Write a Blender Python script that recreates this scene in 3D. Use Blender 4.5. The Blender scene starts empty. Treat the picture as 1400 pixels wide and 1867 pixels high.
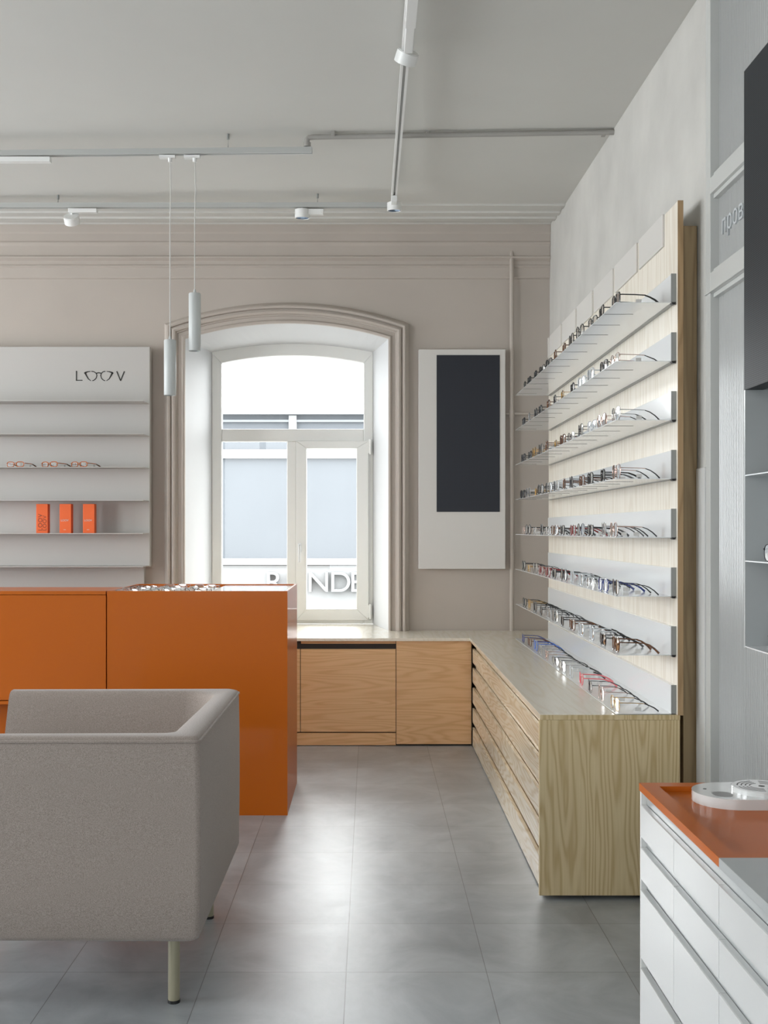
import bpy, bmesh, math, random
from mathutils import Vector, Matrix
random.seed(7)
SC = bpy.context.scene
COL = SC.collection
PI = math.pi

# ------------------------------------------------------------------ camera
cam_data = bpy.data.cameras.new('camera')
cam = bpy.data.objects.new('camera', cam_data); COL.objects.link(cam)
cam.location = (0, 0, 1.4); cam.rotation_euler = (PI/2, 0, 0)
cam_data.sensor_fit = 'HORIZONTAL'; cam_data.sensor_width = 24
cam_data.lens = 2072/1400*24
cam_data.shift_x = 25/1400; cam_data.shift_y = 32.5/1400
cam_data.clip_start = 0.05; cam_data.clip_end = 200
SC.camera = cam

# ------------------------------------------------------------------ world, daylight, exposure
SKY = 6.5
w = bpy.data.worlds.new('overcast_sky'); SC.world = w; w.use_nodes = True
bg = w.node_tree.nodes['Background']; bg.inputs[0].default_value = (.93, .97, 1, 1); bg.inputs[1].default_value = SKY

YR = -3.75
def portal(loc, rot, sx, sy):
    l = bpy.data.lights.new('daylight_portal', 'AREA'); l.shape = 'RECTANGLE'; l.size = sx; l.size_y = sy
    l.cycles.is_portal = True
    o = bpy.data.objects.new('daylight_portal', l); COL.objects.link(o); o.location = loc; o.rotation_euler = rot
def daylight_fill(loc, rot, sx, sy, power, col):
    l = bpy.data.lights.new('window_daylight', 'AREA'); l.shape = 'RECTANGLE'; l.size = sx; l.size_y = sy
    l.energy = power; l.color = col
    o = bpy.data.objects.new('window_daylight', l); COL.objects.link(o); o.location = loc; o.rotation_euler = rot
portal((-.58, 8.62, 1.75), (-PI/2, 0, 0), 1.2, 2.1)                       # arched window, facing into the room
# unseen left windows: the first lamp inferred, the second added as fill
daylight_fill((-6.35, 5.9, 1.9), (0, -PI/2-math.radians(8), 0), 2.3, 2.6, 90, (.93, .97, 1))
daylight_fill((-6.35, 2.2, 1.9), (0, -PI/2, 0), 2.3, 2.2, 130, (.94, .98, 1))
# rear fill lamp added, as from an unseen shop front
daylight_fill((-1.4, YR, 1.9), (PI/2, 0, 0), 2.4, 2.3, 4, (.97, .98, 1))
# lamp added behind the fluted partition to light the room from the right
daylight_fill((2.1, 1.6, 1.9), (0, PI/2, 0), 2.4, 4.0, 42, (1, .99, .97))
# very soft sun added to boost light through the arched window
sl = bpy.data.lights.new('sun', 'SUN'); sl.energy = 9.0; sl.angle = math.radians(80); sl.color = (1, .99, .97)
so = bpy.data.objects.new('sun', sl); COL.objects.link(so); so.location = (0, 12, 6)
so.rotation_euler = Vector((-.20, -1, -.50)).to_track_quat('-Z', 'Y').to_euler()
SC.view_settings.view_transform = 'Standard'; SC.view_settings.look = 'None'
SC.view_settings.gamma = 1; SC.view_settings.use_curve_mapping = False
SC.view_settings.exposure = 0.06
SC.cycles.use_denoising = True
SC.cycles.max_bounces = 10; SC.cycles.diffuse_bounces = 6; SC.cycles.glossy_bounces = 4
SC.cycles.transparent_max_bounces = 24; SC.cycles.caustics_reflective = False; SC.cycles.caustics_refractive = False
SC.cycles.sample_clamp_indirect = 6

# ------------------------------------------------------------------ materials
def srgb(r, g, b):
    f = lambda c: (c/255/12.92) if c/255 <= .04045 else ((c/255+.055)/1.055)**2.4
    return (f(r), f(g), f(b), 1)
def mat(name, col, rough=.5, metal=0, spec=.5, coat=0, noise=0, nscale=8, bump=0, bscale=60, coat_rough=.1):
    m = bpy.data.materials.new(name); m.use_nodes = True
    nt = m.node_tree; p = nt.nodes['Principled BSDF']
    p.inputs['Base Color'].default_value = col; p.inputs['Roughness'].default_value = rough
    p.inputs['Metallic'].default_value = metal; p.inputs['Specular IOR Level'].default_value = spec
    p.inputs['Coat Weight'].default_value = coat; p.inputs['Coat Roughness'].default_value = coat_rough
    tc = nt.nodes.new('ShaderNodeTexCoord')
    n = nt.nodes.new('ShaderNodeTexNoise'); n.inputs['Scale'].default_value = nscale; n.inputs['Detail'].default_value = 6
    nt.links.new(tc.outputs['Object'], n.inputs['Vector'])
    if noise:
        r = nt.nodes.new('ShaderNodeValToRGB')
        r.color_ramp.elements[0].position = .3; r.color_ramp.elements[1].position = .7
        r.color_ramp.elements[0].color = tuple(c*(1-noise) for c in col[:3])+(1,)
        r.color_ramp.elements[1].color = tuple(min(1, c*(1+noise)) for c in col[:3])+(1,)
        nt.links.new(n.outputs['Fac'], r.inputs[0]); nt.links.new(r.outputs[0], p.inputs['Base Color'])
    if bump:
        n2 = nt.nodes.new('ShaderNodeTexNoise'); n2.inputs['Scale'].default_value = bscale; n2.inputs['Detail'].default_value = 5
        nt.links.new(tc.outputs['Object'], n2.inputs['Vector'])
        b = nt.nodes.new('ShaderNodeBump'); b.inputs['Strength'].default_value = bump; b.inputs['Distance'].default_value = .004
        nt.links.new(n2.outputs['Fac'], b.inputs['Height']); nt.links.new(b.outputs[0], p.inputs['Normal'])
    return m

def wood(name, light, dark, axis, rough=.4, contrast=.5, freq=9, off=(0, 0, 0), coat=.0, wide=2.2):
    """ash veneer: contour lines of a stretched noise field give the cathedral figure"""
    m = bpy.data.materials.new(name); m.use_nodes = True
    nt = m.node_tree; L = nt.links.new; p = nt.nodes['Principled BSDF']
    p.inputs['Roughness'].default_value = rough; p.inputs['Coat Weight'].default_value = coat; p.inputs['Coat Roughness'].default_value = .25
    tc = nt.nodes.new('ShaderNodeTexCoord')
    mp = nt.nodes.new('ShaderNodeMapping'); s = [wide*4.2]*3; s[axis] = wide*.42; mp.inputs['Scale'].default_value = s; mp.inputs['Location'].default_value = off
    L(tc.outputs['Object'], mp.inputs['Vector'])
    n = nt.nodes.new('ShaderNodeTexNoise'); n.inputs['Scale'].default_value = 1; n.inputs['Detail'].default_value = 2.2; n.inputs['Roughness'].default_value = .35
    L(mp.outputs[0], n.inputs['Vector'])
    mul = nt.nodes.new('ShaderNodeMath'); mul.operation = 'MULTIPLY'; mul.inputs[1].default_value = freq*PI*2; L(n.outputs['Fac'], mul.inputs[0])
    sn = nt.nodes.new('ShaderNodeMath'); sn.operation = 'SINE'; L(mul.outputs[0], sn.inputs[0])
    mr = nt.nodes.new('ShaderNodeMapRange'); mr.inputs['From Min'].default_value = -1; mr.inputs['From Max'].default_value = 1; L(sn.outputs[0], mr.inputs['Value'])
    pw = nt.nodes.new('ShaderNodeMath'); pw.operation = 'POWER'; pw.inputs[1].default_value = 2.2; L(mr.outputs[0], pw.inputs[0])
    mp2 = nt.nodes.new('ShaderNodeMapping'); s = [160]*3; s[axis] = 5; mp2.inputs['Scale'].default_value = s
    L(tc.outputs['Object'], mp2.inputs['Vector'])
    n2 = nt.nodes.new('ShaderNodeTexNoise'); n2.inputs['Scale'].default_value = 1; n2.inputs['Detail'].default_value = 3; L(mp2.outputs[0], n2.inputs['Vector'])
    a = nt.nodes.new('ShaderNodeMath'); a.operation = 'MULTIPLY'; a.inputs[1].default_value = contrast; L(pw.outputs[0], a.inputs[0])
    b = nt.nodes.new('ShaderNodeMath'); b.operation = 'MULTIPLY_ADD'; b.inputs[1].default_value = .55; L(n2.outputs['Fac'], b.inputs[0]); L(a.outputs[0], b.inputs[2])
    mx = nt.nodes.new('ShaderNodeMix'); mx.data_type = 'RGBA'; mx.inputs['A'].default_value = light; mx.inputs['B'].default_value = dark
    L(b.outputs[0], mx.inputs['Factor']); L(mx.outputs['Result'], p.inputs['Base Color'])
    bp = nt.nodes.new('ShaderNodeBump'); bp.inputs['Strength'].default_value = .12; bp.inputs['Distance'].default_value = .002
    L(b.outputs[0], bp.inputs['Height']); L(bp.outputs[0], p.inputs['Normal'])
    return m

def glass(name, tint=(1, 1, 1, 1), base=.04, rough=0.0, gl=(1, 1, 1, 1)):
    m = bpy.data.materials.new(name); m.use_nodes = True
    nt = m.node_tree; nt.nodes.clear(); L = nt.links.new
    o = nt.nodes.new('ShaderNodeOutputMaterial'); mx = nt.nodes.new('ShaderNodeMixShader')
    t = nt.nodes.new('ShaderNodeBsdfTransparent'); t.inputs[0].default_value = tint
    g = nt.nodes.new('ShaderNodeBsdfGlossy'); g.inputs['Roughness'].default_value = rough; g.inputs[0].default_value = gl
    lw = nt.nodes.new('ShaderNodeLayerWeight'); lw.inputs[0].default_value = .45
    mr = nt.nodes.new('ShaderNodeMapRange'); mr.inputs['To Min'].default_value = base; mr.inputs['To Max'].default_value = 1
    pw = nt.nodes.new('ShaderNodeMath'); pw.operation = 'POWER'; pw.inputs[1].default_value = 2.0
    L(lw.outputs['Facing'], pw.inputs[0]); L(pw.outputs[0], mr.inputs['Value']); L(mr.outputs[0], mx.inputs[0])
    L(t.outputs[0], mx.inputs[1]); L(g.outputs[0], mx.inputs[2]); L(mx.outputs[0], o.inputs[0])
    return m

M = {}
M['wall_back'] = mat('beige_plaster', srgb(178, 169, 160), .8, noise=.03, nscale=2.5, bump=.12, bscale=25)
M['wall'] = mat('pale_rough_plaster', srgb(192, 190, 185), .8, noise=.09, nscale=3, bump=1.0, bscale=9)
M['ceiling'] = mat('painted_ceiling', srgb(203, 202, 197), .85, noise=.02, nscale=1.5, bump=.15, bscale=6)
M['reveal'] = mat('white_reveal_paint', srgb(200, 201, 202), .7, bump=.1, bscale=15)
M['white'] = mat('white_powder_coat', srgb(226, 226, 224), .35, bump=.02, bscale=300)
M['white_gloss'] = mat('glossy_white_plastic', srgb(214, 215, 214), .12, coat=.6, bump=.02, bscale=200)
M['pvc'] = mat('white_window_pvc', srgb(226, 226, 222), .3, bump=.02, bscale=200)
M['shelf'] = mat('white_enamelled_steel', srgb(234, 236, 237), .12, coat=.4, bump=.02, bscale=300, spec=.6)
M['alu'] = mat('brushed_aluminium_grey', srgb(150, 152, 150), .4, metal=.5, bump=.03, bscale=300)
M['frame_grey'] = mat('grey_white_frame_paint', srgb(196, 197, 194), .3, coat=.3, bump=.02, bscale=200)
M['board'] = mat('white_board', srgb(204, 201, 196), .45, bump=.02, bscale=150)
M['display_board'] = mat('grey_white_display_board', srgb(182, 179, 175), .45, bump=.02, bscale=150)
M['orange'] = mat('orange_lacquer', srgb(182, 91, 9), .45, spec=.2, coat=.22, bump=.02, bscale=200, coat_rough=.07)
M['orange_card'] = mat('orange_card', srgb(226, 96, 30), .5, bump=.02, bscale=200)
M['orange_ink'] = mat('dark_orange_print', srgb(120, 50, 20), .5, bump=.01)
M['black'] = mat('black_plastic', srgb(22, 22, 23), .35, bump=.02, bscale=200)
M['dark'] = mat('dark_void_paint', srgb(45, 42, 40), .7, bump=.02)
M['ink'] = mat('black_vinyl', srgb(32, 30, 26), .5, bump=.01)
M['greyprint'] = mat('grey_print', srgb(150, 150, 150), .5, bump=.01)
M['lamp_grey'] = mat('silk_grey_lamp_paint', srgb(188, 191, 190), .4, bump=.02, bscale=200)
M['track'] = mat('grey_white_track_paint', srgb(176, 177, 174), .4, bump=.02, bscale=200)
M['lens_lamp'] = mat('blue_tinted_reflector', srgb(120, 140, 165), .15, metal=.7, bump=.01)
M['paper'] = mat('white_paper_tag', srgb(205, 203, 200), .7, bump=.02)
M['bluepaper'] = mat('blue_sticker', srgb(40, 90, 190), .5, bump=.02)
M['grey_sheet'] = mat('grey_enamelled_steel', srgb(168, 171, 171), .3, bump=.02, bscale=300)
M['leg'] = mat('khaki_metal', srgb(158, 152, 130), .35, metal=.3, bump=.02, bscale=200)
M['cord'] = mat('pale_cord', srgb(200, 198, 194), .6, bump=.02)
M['pipe'] = mat('painted_pipe', srgb(158, 155, 150), .5, bump=.02)
M['greyletter'] = mat('grey_raised_letter', srgb(188, 192, 194), .45, bump=.02)
M['glass'] = glass('window_glass', (.98, .99, .99, 1), .03)
M['wood_end'] = wood('ash_veneer_upright', srgb(220, 202, 162), srgb(184, 158, 112), 2, contrast=.58, freq=17, off=(3.1, .4, .7))
M['wood_panel'] = wood('ash_panel_upright', srgb(240, 235, 225), srgb(208, 196, 176), 2, contrast=.35, freq=8, off=(.3, 5, 1), rough=.35)
M['wood_top'] = wood('ash_worktop', srgb(240, 234, 220), srgb(220, 208, 184), 1, contrast=.28, freq=8, rough=.25, coat=1.0)
M['wood_drawer'] = wood('ash_drawer_front', srgb(236, 224, 202), srgb(202, 182, 150), 1, contrast=.55, freq=17, rough=.25, coat=.5, off=(0, 1.3, 2))
M['wood_window'] = wood('warm_ash_front', srgb(236, 196, 148), srgb(204, 154, 102), 0, contrast=.36, freq=14, rough=.4, off=(2, 0, 4))  # warmer than the other ash: orange island bounce put into the colour
M['wood_edge'] = wood('ash_edge_band', srgb(176, 146, 108), srgb(140, 112, 78), 2, contrast=.5, freq=12)
M['wood_batten'] = wood('dark_batten', srgb(160, 138, 104), srgb(120, 98, 68), 2, contrast=.4)

def fabric():
    m = bpy.data.materials.new('grey_wool_weave'); m.use_nodes = True
    nt = m.node_tree; L = nt.links.new; p = nt.nodes['Principled BSDF']; p.inputs['Roughness'].default_value = .9
    p.inputs['Sheen Weight'].default_value = .25
    tc = nt.nodes.new('ShaderNodeTexCoord'); outs = []
    for sc in ((1400, 1400, 320), (320, 320, 1400)):
        mp = nt.nodes.new('ShaderNodeMapping'); mp.inputs['Scale'].default_value = sc; L(tc.outputs['Object'], mp.inputs['Vector'])
        n = nt.nodes.new('ShaderNodeTexNoise'); n.inputs['Scale'].default_value = 1; n.inputs['Detail'].default_value = 2; L(mp.outputs[0], n.inputs['Vector']); outs.append(n)
    a = nt.nodes.new('ShaderNodeMath'); a.operation = 'ADD'; L(outs[0].outputs['Fac'], a.inputs[0]); L(outs[1].outputs['Fac'], a.inputs[1])
    r = nt.nodes.new('ShaderNodeMapRange'); r.inputs['From Min'].default_value = .75; r.inputs['From Max'].default_value = 1.25; L(a.outputs[0], r.inputs['Value'])
    mx = nt.nodes.new('ShaderNodeMix'); mx.data_type = 'RGBA'; mx.inputs['A'].default_value = srgb(122, 111, 104); mx.inputs['B'].default_value = srgb(176, 163, 155)
    L(r.outputs[0], mx.inputs['Factor']); L(mx.outputs['Result'], p.inputs['Base Color'])
    b = nt.nodes.new('ShaderNodeBump'); b.inputs['Strength'].default_value = .3; b.inputs['Distance'].default_value = .001; L(a.outputs[0], b.inputs['Height']); L(b.outputs[0], p.inputs['Normal'])
    return m
M['fabric'] = fabric()

def tiles():
    m = bpy.data.materials.new('grey_stone_tiles'); m.use_nodes = True
    nt = m.node_tree; L = nt.links.new; p = nt.nodes['Principled BSDF']; p.inputs['Specular IOR Level'].default_value = 1.0
    tc = nt.nodes.new('ShaderNodeTexCoord')
    mp = nt.nodes.new('ShaderNodeMapping'); mp.inputs['Location'].default_value = (.0757+.4435*20, -4.483+.4435*20, 0); L(tc.outputs['Object'], mp.inputs['Vector'])
    br = nt.nodes.new('ShaderNodeTexBrick'); br.offset = 0; br.inputs['Scale'].default_value = 1
    br.inputs['Brick Width'].default_value = .4435; br.inputs['Row Height'].default_value = .4435; br.inputs['Mortar Size'].default_value = .0016
    br.inputs['Mortar Smooth'].default_value = .3
    br.inputs['Color1'].default_value = (1, 1, 1, 1); br.inputs['Color2'].default_value = (.86, .86, .86, 1); br.inputs['Mortar'].default_value = (.42, .4, .38, 1)
    L(mp.outputs[0], br.inputs['Vector'])
    n = nt.nodes.new('ShaderNodeTexNoise'); n.inputs['Scale'].default_value = 3.2; n.inputs['Detail'].default_value = 9; n.inputs['Roughness'].default_value = .62; n.inputs['Distortion'].default_value = .6
    L(tc.outputs['Object'], n.inputs['Vector'])
    r = nt.nodes.new('ShaderNodeValToRGB'); r.color_ramp.elements[0].position = .32; r.color_ramp.elements[1].position = .7
    r.color_ramp.elements[0].color = srgb(140, 145, 149); r.color_ramp.elements[1].color = srgb(180, 185, 188); L(n.outputs['Fac'], r.inputs[0])
    mx = nt.nodes.new('ShaderNodeMix'); mx.data_type = 'RGBA'; mx.blend_type = 'MULTIPLY'; mx.inputs['Factor'].default_value = 1
    L(r.outputs[0], mx.inputs['A']); L(br.outputs['Color'], mx.inputs['B']); L(mx.outputs['Result'], p.inputs['Base Color'])
    rr = nt.nodes.new('ShaderNodeMapRange'); rr.inputs['To Min'].default_value = .31; rr.inputs['To Max'].default_value = .44; L(n.outputs['Fac'], rr.inputs['Value']); L(rr.outputs[0], p.inputs['Roughness'])
    b = nt.nodes.new('ShaderNodeBump'); b.inputs['Strength'].default_value = .15; b.inputs['Distance'].default_value = .002; L(br.outputs['Fac'], b.inputs['Height']); b.invert = True; L(b.outputs[0], p.inputs['Normal'])
    return m
M['floor'] = tiles()

def led(name, a, b, scale):
    m = bpy.data.materials.new(name); m.use_nodes = True
    nt = m.node_tree; L = nt.links.new; p = nt.nodes['Principled BSDF']; p.inputs['Roughness'].default_value = .45; p.inputs['Specular IOR Level'].default_value = .4
    tc = nt.nodes.new('ShaderNodeTexCoord'); v = nt.nodes.new('ShaderNodeTexVoronoi'); v.inputs['Scale'].default_value = scale; v.inputs['Randomness'].default_value = 0
    L(tc.outputs['Object'], v.inputs['Vector'])
    r = nt.nodes.new('ShaderNodeValToRGB'); r.color_ramp.elements[0].position = .25; r.color_ramp.elements[1].position = .45
    r.color_ramp.elements[0].color = a; r.color_ramp.elements[1].color = b; L(v.outputs['Distance'], r.inputs[0]); L(r.outputs[0], p.inputs['Base Color'])
    return m
M['led_back'] = led('navy_led_screen', srgb(46, 52, 66), srgb(26, 29, 38), 160)
M['led_right'] = led('charcoal_led_screen', srgb(58, 62, 68), srgb(14, 16, 19), 190); M['led_right'].node_tree.nodes['Principled BSDF'].inputs['Specular IOR Level'].default_value = .2

# ------------------------------------------------------------------ geometry helpers
class MB:
    def __init__(s): s.v = []; s.f = []; s.m = []; s.mi = 0
    def add(s, vs, fs):
        n = len(s.v); s.v += [tuple(v) for v in vs]; s.f += [tuple(i+n for i in f) for f in fs]; s.m += [s.mi]*len(fs); return s
    def box(s, x0, x1, y0, y1, z0, z1):
        vs = [(x, y, z) for z in (z0, z1) for y in (y0, y1) for x in (x0, x1)]
        return s.add(vs, [(0, 2, 3, 1), (4, 5, 7, 6), (0, 1, 5, 4), (2, 6, 7, 3), (0, 4, 6, 2), (1, 3, 7, 5)])
    def prism(s, poly, a0, a1, axis='z'):
        """poly: 2D points. axis z: (x,y); axis y: (x,z); axis x: (y,z)"""
        def P(p, a): return {'z': (p[0], p[1], a), 'y': (p[0], a, p[1]), 'x': (a, p[0], p[1])}[axis]
        n = len(poly); vs = [P(p, a0) for p in poly]+[P(p, a1) for p in poly]
        fs = [tuple(range(n)), tuple(range(2*n-1, n-1, -1))]+[(i, (i+1) % n, (i+1) % n+n, i+n) for i in range(n)]
        return s.add(vs, fs)
    def tube(s, path, r, seg=8, closed=False, caps=True, flat=None):
        pts = [Vector(p) for p in path]; n = len(pts); vs = []; up = None
        rs = r if isinstance(r, (list, tuple)) else [r]*n
        for i, p in enumerate(pts):
            if closed: t = pts[(i+1) % n]-pts[i-1]
            else: t = pts[min(i+1, n-1)]-pts[max(i-1, 0)]
            t.normalize()
            if up is None:
                up = Vector((0, 0, 1)) if abs(t.z) < .9 else Vector((0, 1, 0))
                if flat: up = Vector(flat)
            b = t.cross(up)
            if b.length < 1e-5: b = t.orthogonal()
            b.normalize(); u = b.cross(t).normalized(); up = Vector(flat) if flat else u
            for k in range(seg):
                a = 2*PI*k/seg+(PI/seg)
                vs.append(p+(b*math.cos(a)+u*math.sin(a))*rs[i])
        fs = []
        for i in range(n if closed else n-1):
            for k in range(seg):
                a = i*seg+k; b_ = i*seg+(k+1) % seg; j = (i+1) % n
                fs.append((a, b_, j*seg+(k+1) % seg, j*seg+k))
        if caps and not closed:
            fs.append(tuple(reversed(range(seg)))); fs.append(tuple(range((n-1)*seg, n*seg)))
        return s.add(vs, fs)
    def cyl(s, p0, p1, r, seg=24, r1=None):
        return s.tube([p0, p1], [r, r if r1 is None else r1], seg)
    def lathe(s, c, prof, seg=32, arc=None):
        """prof: (radius, z) open profile round vertical axis at c"""
        vs = []; n = len(prof)
        for k in range(seg):
            a = 2*PI*k/seg
            for r, z in prof: vs.append((c[0]+r*math.cos(a), c[1]+r*math.sin(a), c[2]+z))
        fs = []
        for k in range(seg):
            for i in range(n-1):
                fs.append((k*n+i, ((k+1) % seg)*n+i, ((k+1) % seg)*n+i+1, k*n+i+1))
        return s.add(vs, fs)
    def loft(s, rings, closed=False):
        n = len(rings[0]); vs = [p for r in rings for p in r]; fs = []
        for i in range(len(rings)-1):
            for k in range(n if closed else n-1):
                fs.append((i*n+k, i*n+(k+1) % n, (i+1)*n+(k+1) % n, (i+1)*n+k))
        return s.add(vs, fs)
    def obj(s, name, mats, parent=None, bevel=0, smooth=False, seg=2):
        me = bpy.data.meshes.new(name); off = parent_world(parent)
        me.from_pydata([(v[0]-off[0], v[1]-off[1], v[2]-off[2]) for v in s.v], [], s.f)
        if not isinstance(mats, (list, tuple)): mats = [mats]
        for m in mats: me.materials.append(m)
        for p, mi in zip(me.polygons, s.m): p.material_index = mi
        bm = bmesh.new(); bm.from_mesh(me); bmesh.ops.recalc_face_normals(bm, faces=bm.faces); bm.to_mesh(me); bm.free()
        if smooth:
            for p in me.polygons: p.use_smooth = True
            try: me.set_sharp_from_angle(angle=math.radians(40))
            except Exception: pass
        o = bpy.data.objects.new(name, me); COL.objects.link(o)
        if parent is not None: o.parent = parent
        if bevel:
            b = o.modifiers.new('bevel', 'BEVEL'); b.width = bevel; b.segments = seg; b.limit_method = 'ANGLE'; b.angle_limit = math.radians(35)
            b.harden_normals = False
        return o
def parent_world(p):
    v = Vector((0, 0, 0))
    while p is not None: v = v+p.location; p = p.parent
    return v
def tag(o, label=None, cat=None, group=None, kind=None):
    if label: o['label'] = label
    if cat: o['category'] = cat
    if group: o['group'] = group
    if kind: o['kind'] = kind
    return o
def thing(name, label, cat, loc=(0, 0, 0), group=None, kind=None):
    o = bpy.data.objects.new(name, None); COL.objects.link(o); o.location = loc; o.empty_display_size = .1
    return tag(o, label, cat, group, kind)
def struct(o): o['kind'] = 'structure'; return o
def dup(root, loc, rotz):
    r = root.copy(); COL.objects.link(r); r.location = loc; r.rotation_euler = (0, 0, rotz)
    for ch in list(root.children):
        c = ch.copy(); COL.objects.link(c); c.parent = r
        for g in list(ch.children):
            d = g.copy(); COL.objects.link(d); d.parent = c
    return r
def text(body, size, name, m, parent, origin, xdir, ydir, extrude=.002, align='LEFT', spacing=1.0, sx=1.0):
    cu = bpy.data.curves.new(name, 'FONT'); cu.body = body; cu.size = size; cu.extrude = extrude; cu.align_x = align; cu.space_character = spacing
    t = bpy.data.objects.new(name, cu); COL.objects.link(t); bpy.context.view_layer.update()
    me = bpy.data.meshes.new_from_object(t.evaluated_get(bpy.context.evaluated_depsgraph_get()))
    bpy.data.objects.remove(t)
    x = Vector(xdir); y = Vector(ydir); z = x.cross(y); off = parent_world(parent)
    for v in me.vertices:
        v.co = Vector(origin)+x*v.co.x*sx+y*v.co.y+z*v.co.z-off
    me.name = name; me.materials.clear(); me.materials.append(m)
    o = bpy.data.objects.new(name, me); COL.objects.link(o); o.parent = parent; return o
def Yz(px, X): return X*2072/(px-675)

# ------------------------------------------------------------------ setting
XL, XR, YB, YF = -6.2, 1.25, 7.92, -3.6
def cz(y): return 3.34+.0204*y
struct(MB().box(XL-.2, XR+1.1, YF-.2, YB, -.08, 0).obj('floor', M['floor']))
# ceiling rises gently towards the window wall
struct(MB().add([(XL-.2, YF-.2, cz(YF-.2)), (XR+1.1, YF-.2, cz(YF-.2)), (XR+1.1, 7.28, cz(7.28)), (XL-.2, 7.28, cz(7.28)),
                 (XL-.2, YF-.2, 3.75), (XR+1.1, YF-.2, 3.75), (XR+1.1, 7.28, 3.75), (XL-.2, 7.28, 3.75)],
                [(0, 3, 2, 1), (4, 5, 6, 7), (0, 1, 5, 4), (2, 3, 7, 6), (0, 4, 7, 3), (1, 2, 6, 5)]).obj('ceiling', M['ceiling']))
# cornice: stepped plaster run along the top of the window wall
prof = [(7.28, cz(7.28)-.012), (7.36, cz(7.36)-.012), (7.36, cz(7.36)-.004), (7.45, 3.489), (7.45, 3.478), (7.53, 3.482), (7.54, 3.496),
        (7.62, 3.500), (7.625, 3.488), (7.70, 3.492), (7.71, 3.510), (7.80, 3.516), (7.84, 3.520), (7.865, 3.512), (7.872, 3.46), (7.878, 3.455), (7.878, 3.40),
        (7.872, 3.395), (7.872, 3.385), (7.884, 3.37), (7.884, 3.30), (7.868, 3.295), (7.868, 3.285), (7.90, 3.268), (7.90, 3.243), (7.893, 3.238), (7.893, 3.228), (7.905, 3.222), (7.905, 3.158), (7.912, 3.150), (7.93, 3.145), (7.93, 3.75), (7.28, 3.75)]
struct(MB().prism(prof[:14]+[(7.865, 3.75), (7.28, 3.75)], XL, XR, 'x').obj('trim_1', M['ceiling'], bevel=.004))
struct(MB().prism([(7.866, 3.75), (7.866, 3.512)]+prof[14:-1], XL, XR, 'x').obj('trim_3', M['wall_back'], bevel=.004))

# window wall with arched opening and splayed reveal
CX = -.581
def outline(cx, a, spring, rise, y, z0, n=20):
    R = (a*a+rise*rise)/(2*rise); zc = spring+rise-R; th = math.asin(a/R)
    pts = [(cx-a, y, z0)]
    for i in range(n+1):
        t = -th+2*th*i/n; pts.append((cx+R*math.sin(t), y, zc+R*math.cos(t)))
    pts.append((cx+a, y, z0)); return pts
def wallpiece():
    b = MB(); o = outline(CX, .707, 2.73, .107, YB, 0); T = 3.70
    for y in (YB, 8.62):
        oo = o if y == YB else outline(-.579, .60, 2.72, .062, y, 0)
        l, r = oo[0][0], oo[-1][0]
        b.add([(XL, y, 0), (l, y, 0), (l, y, T), (XL, y, T)], [(0, 1, 2, 3)])
        b.add([(r, y, 0), (XR+.3, y, 0), (XR+.3, y, T), (r, y, T)], [(0, 1, 2, 3)])
        for i in range(1, len(oo)-2):
            p, q = oo[i], oo[i+1]; b.add([p, q, (q[0], y, T), (p[0], y, T)], [(0, 1, 2, 3)])
        b.add([(l, y, 0), (r, y, 0), (r, y, .68), (l, y, .68)], [(0, 1, 2, 3)])
    b.mi = 1
    b.loft([outline(CX, .707, 2.73, .107, YB, .6), outline(-.579, .60, 2.72, .062, 8.45, .6), outline(-.579, .60, 2.72, .062, 8.62, .6)])
    b.add([(CX-.707, YB, .66), (CX+.707, YB, .66), (CX+.707, 8.62, .66), (CX-.707, 8.62, .66)], [(0, 1, 2, 3)])
    me = b.obj('wall_back', [M['wall_back'], M['reveal']]); return me
struct(wallpiece())
# moulded casing round the opening
def casing():
    R0 = (.707**2+.107**2)/(2*.107); zc = 2.837-R0
    prof = [(0, .0), (0, .034), (.012, .040), (.020, .034), (.024, .026), (.046, .026), (.050, .034), (.056, .036), (.062, .050), (.074, .056), (.086, .050), (.090, .036), (.096, .036),
            (.100, .052), (.112, .056), (.122, .050), (.126, .034), (.134, .028), (.142, .014), (.146, 0)]
    rings = []
    for u, v in prof:
        a = .707+u; R = R0+u; th = math.asin(a/R); y = YB-v
        pts = [(CX-a, y, .70)]+[(CX+R*math.sin(-th+2*th*i/28), y, zc+R*math.cos(-th+2*th*i/28)) for i in range(29)]+[(CX+a, y, .70)]
        rings.append(pts)
    return MB().loft(rings).obj('trim_2', M['wall_back'], smooth=True)
struct(casing())
# right wall, with the edge that meets the ceiling
struct(MB().prism([(4.19, 0), (YB+.1, 0), (YB+.1, 3.70), (4.19, 3.6)], XR, XR+.25, 'x').obj('wall_right', M['wall']))
struct(MB().box(XR+.9, XR+1.1, YF-.2, 4.4, 0, 3.74).box(XR+.25, XR+.9, 4.19, 4.4, 0, 3.74).box(XR, XR+.9, YF-.2, YF, 0, 3.7).obj('wall_right_inner', M['white']))  # unseen room closed off, end walls added to keep sky light out
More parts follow.
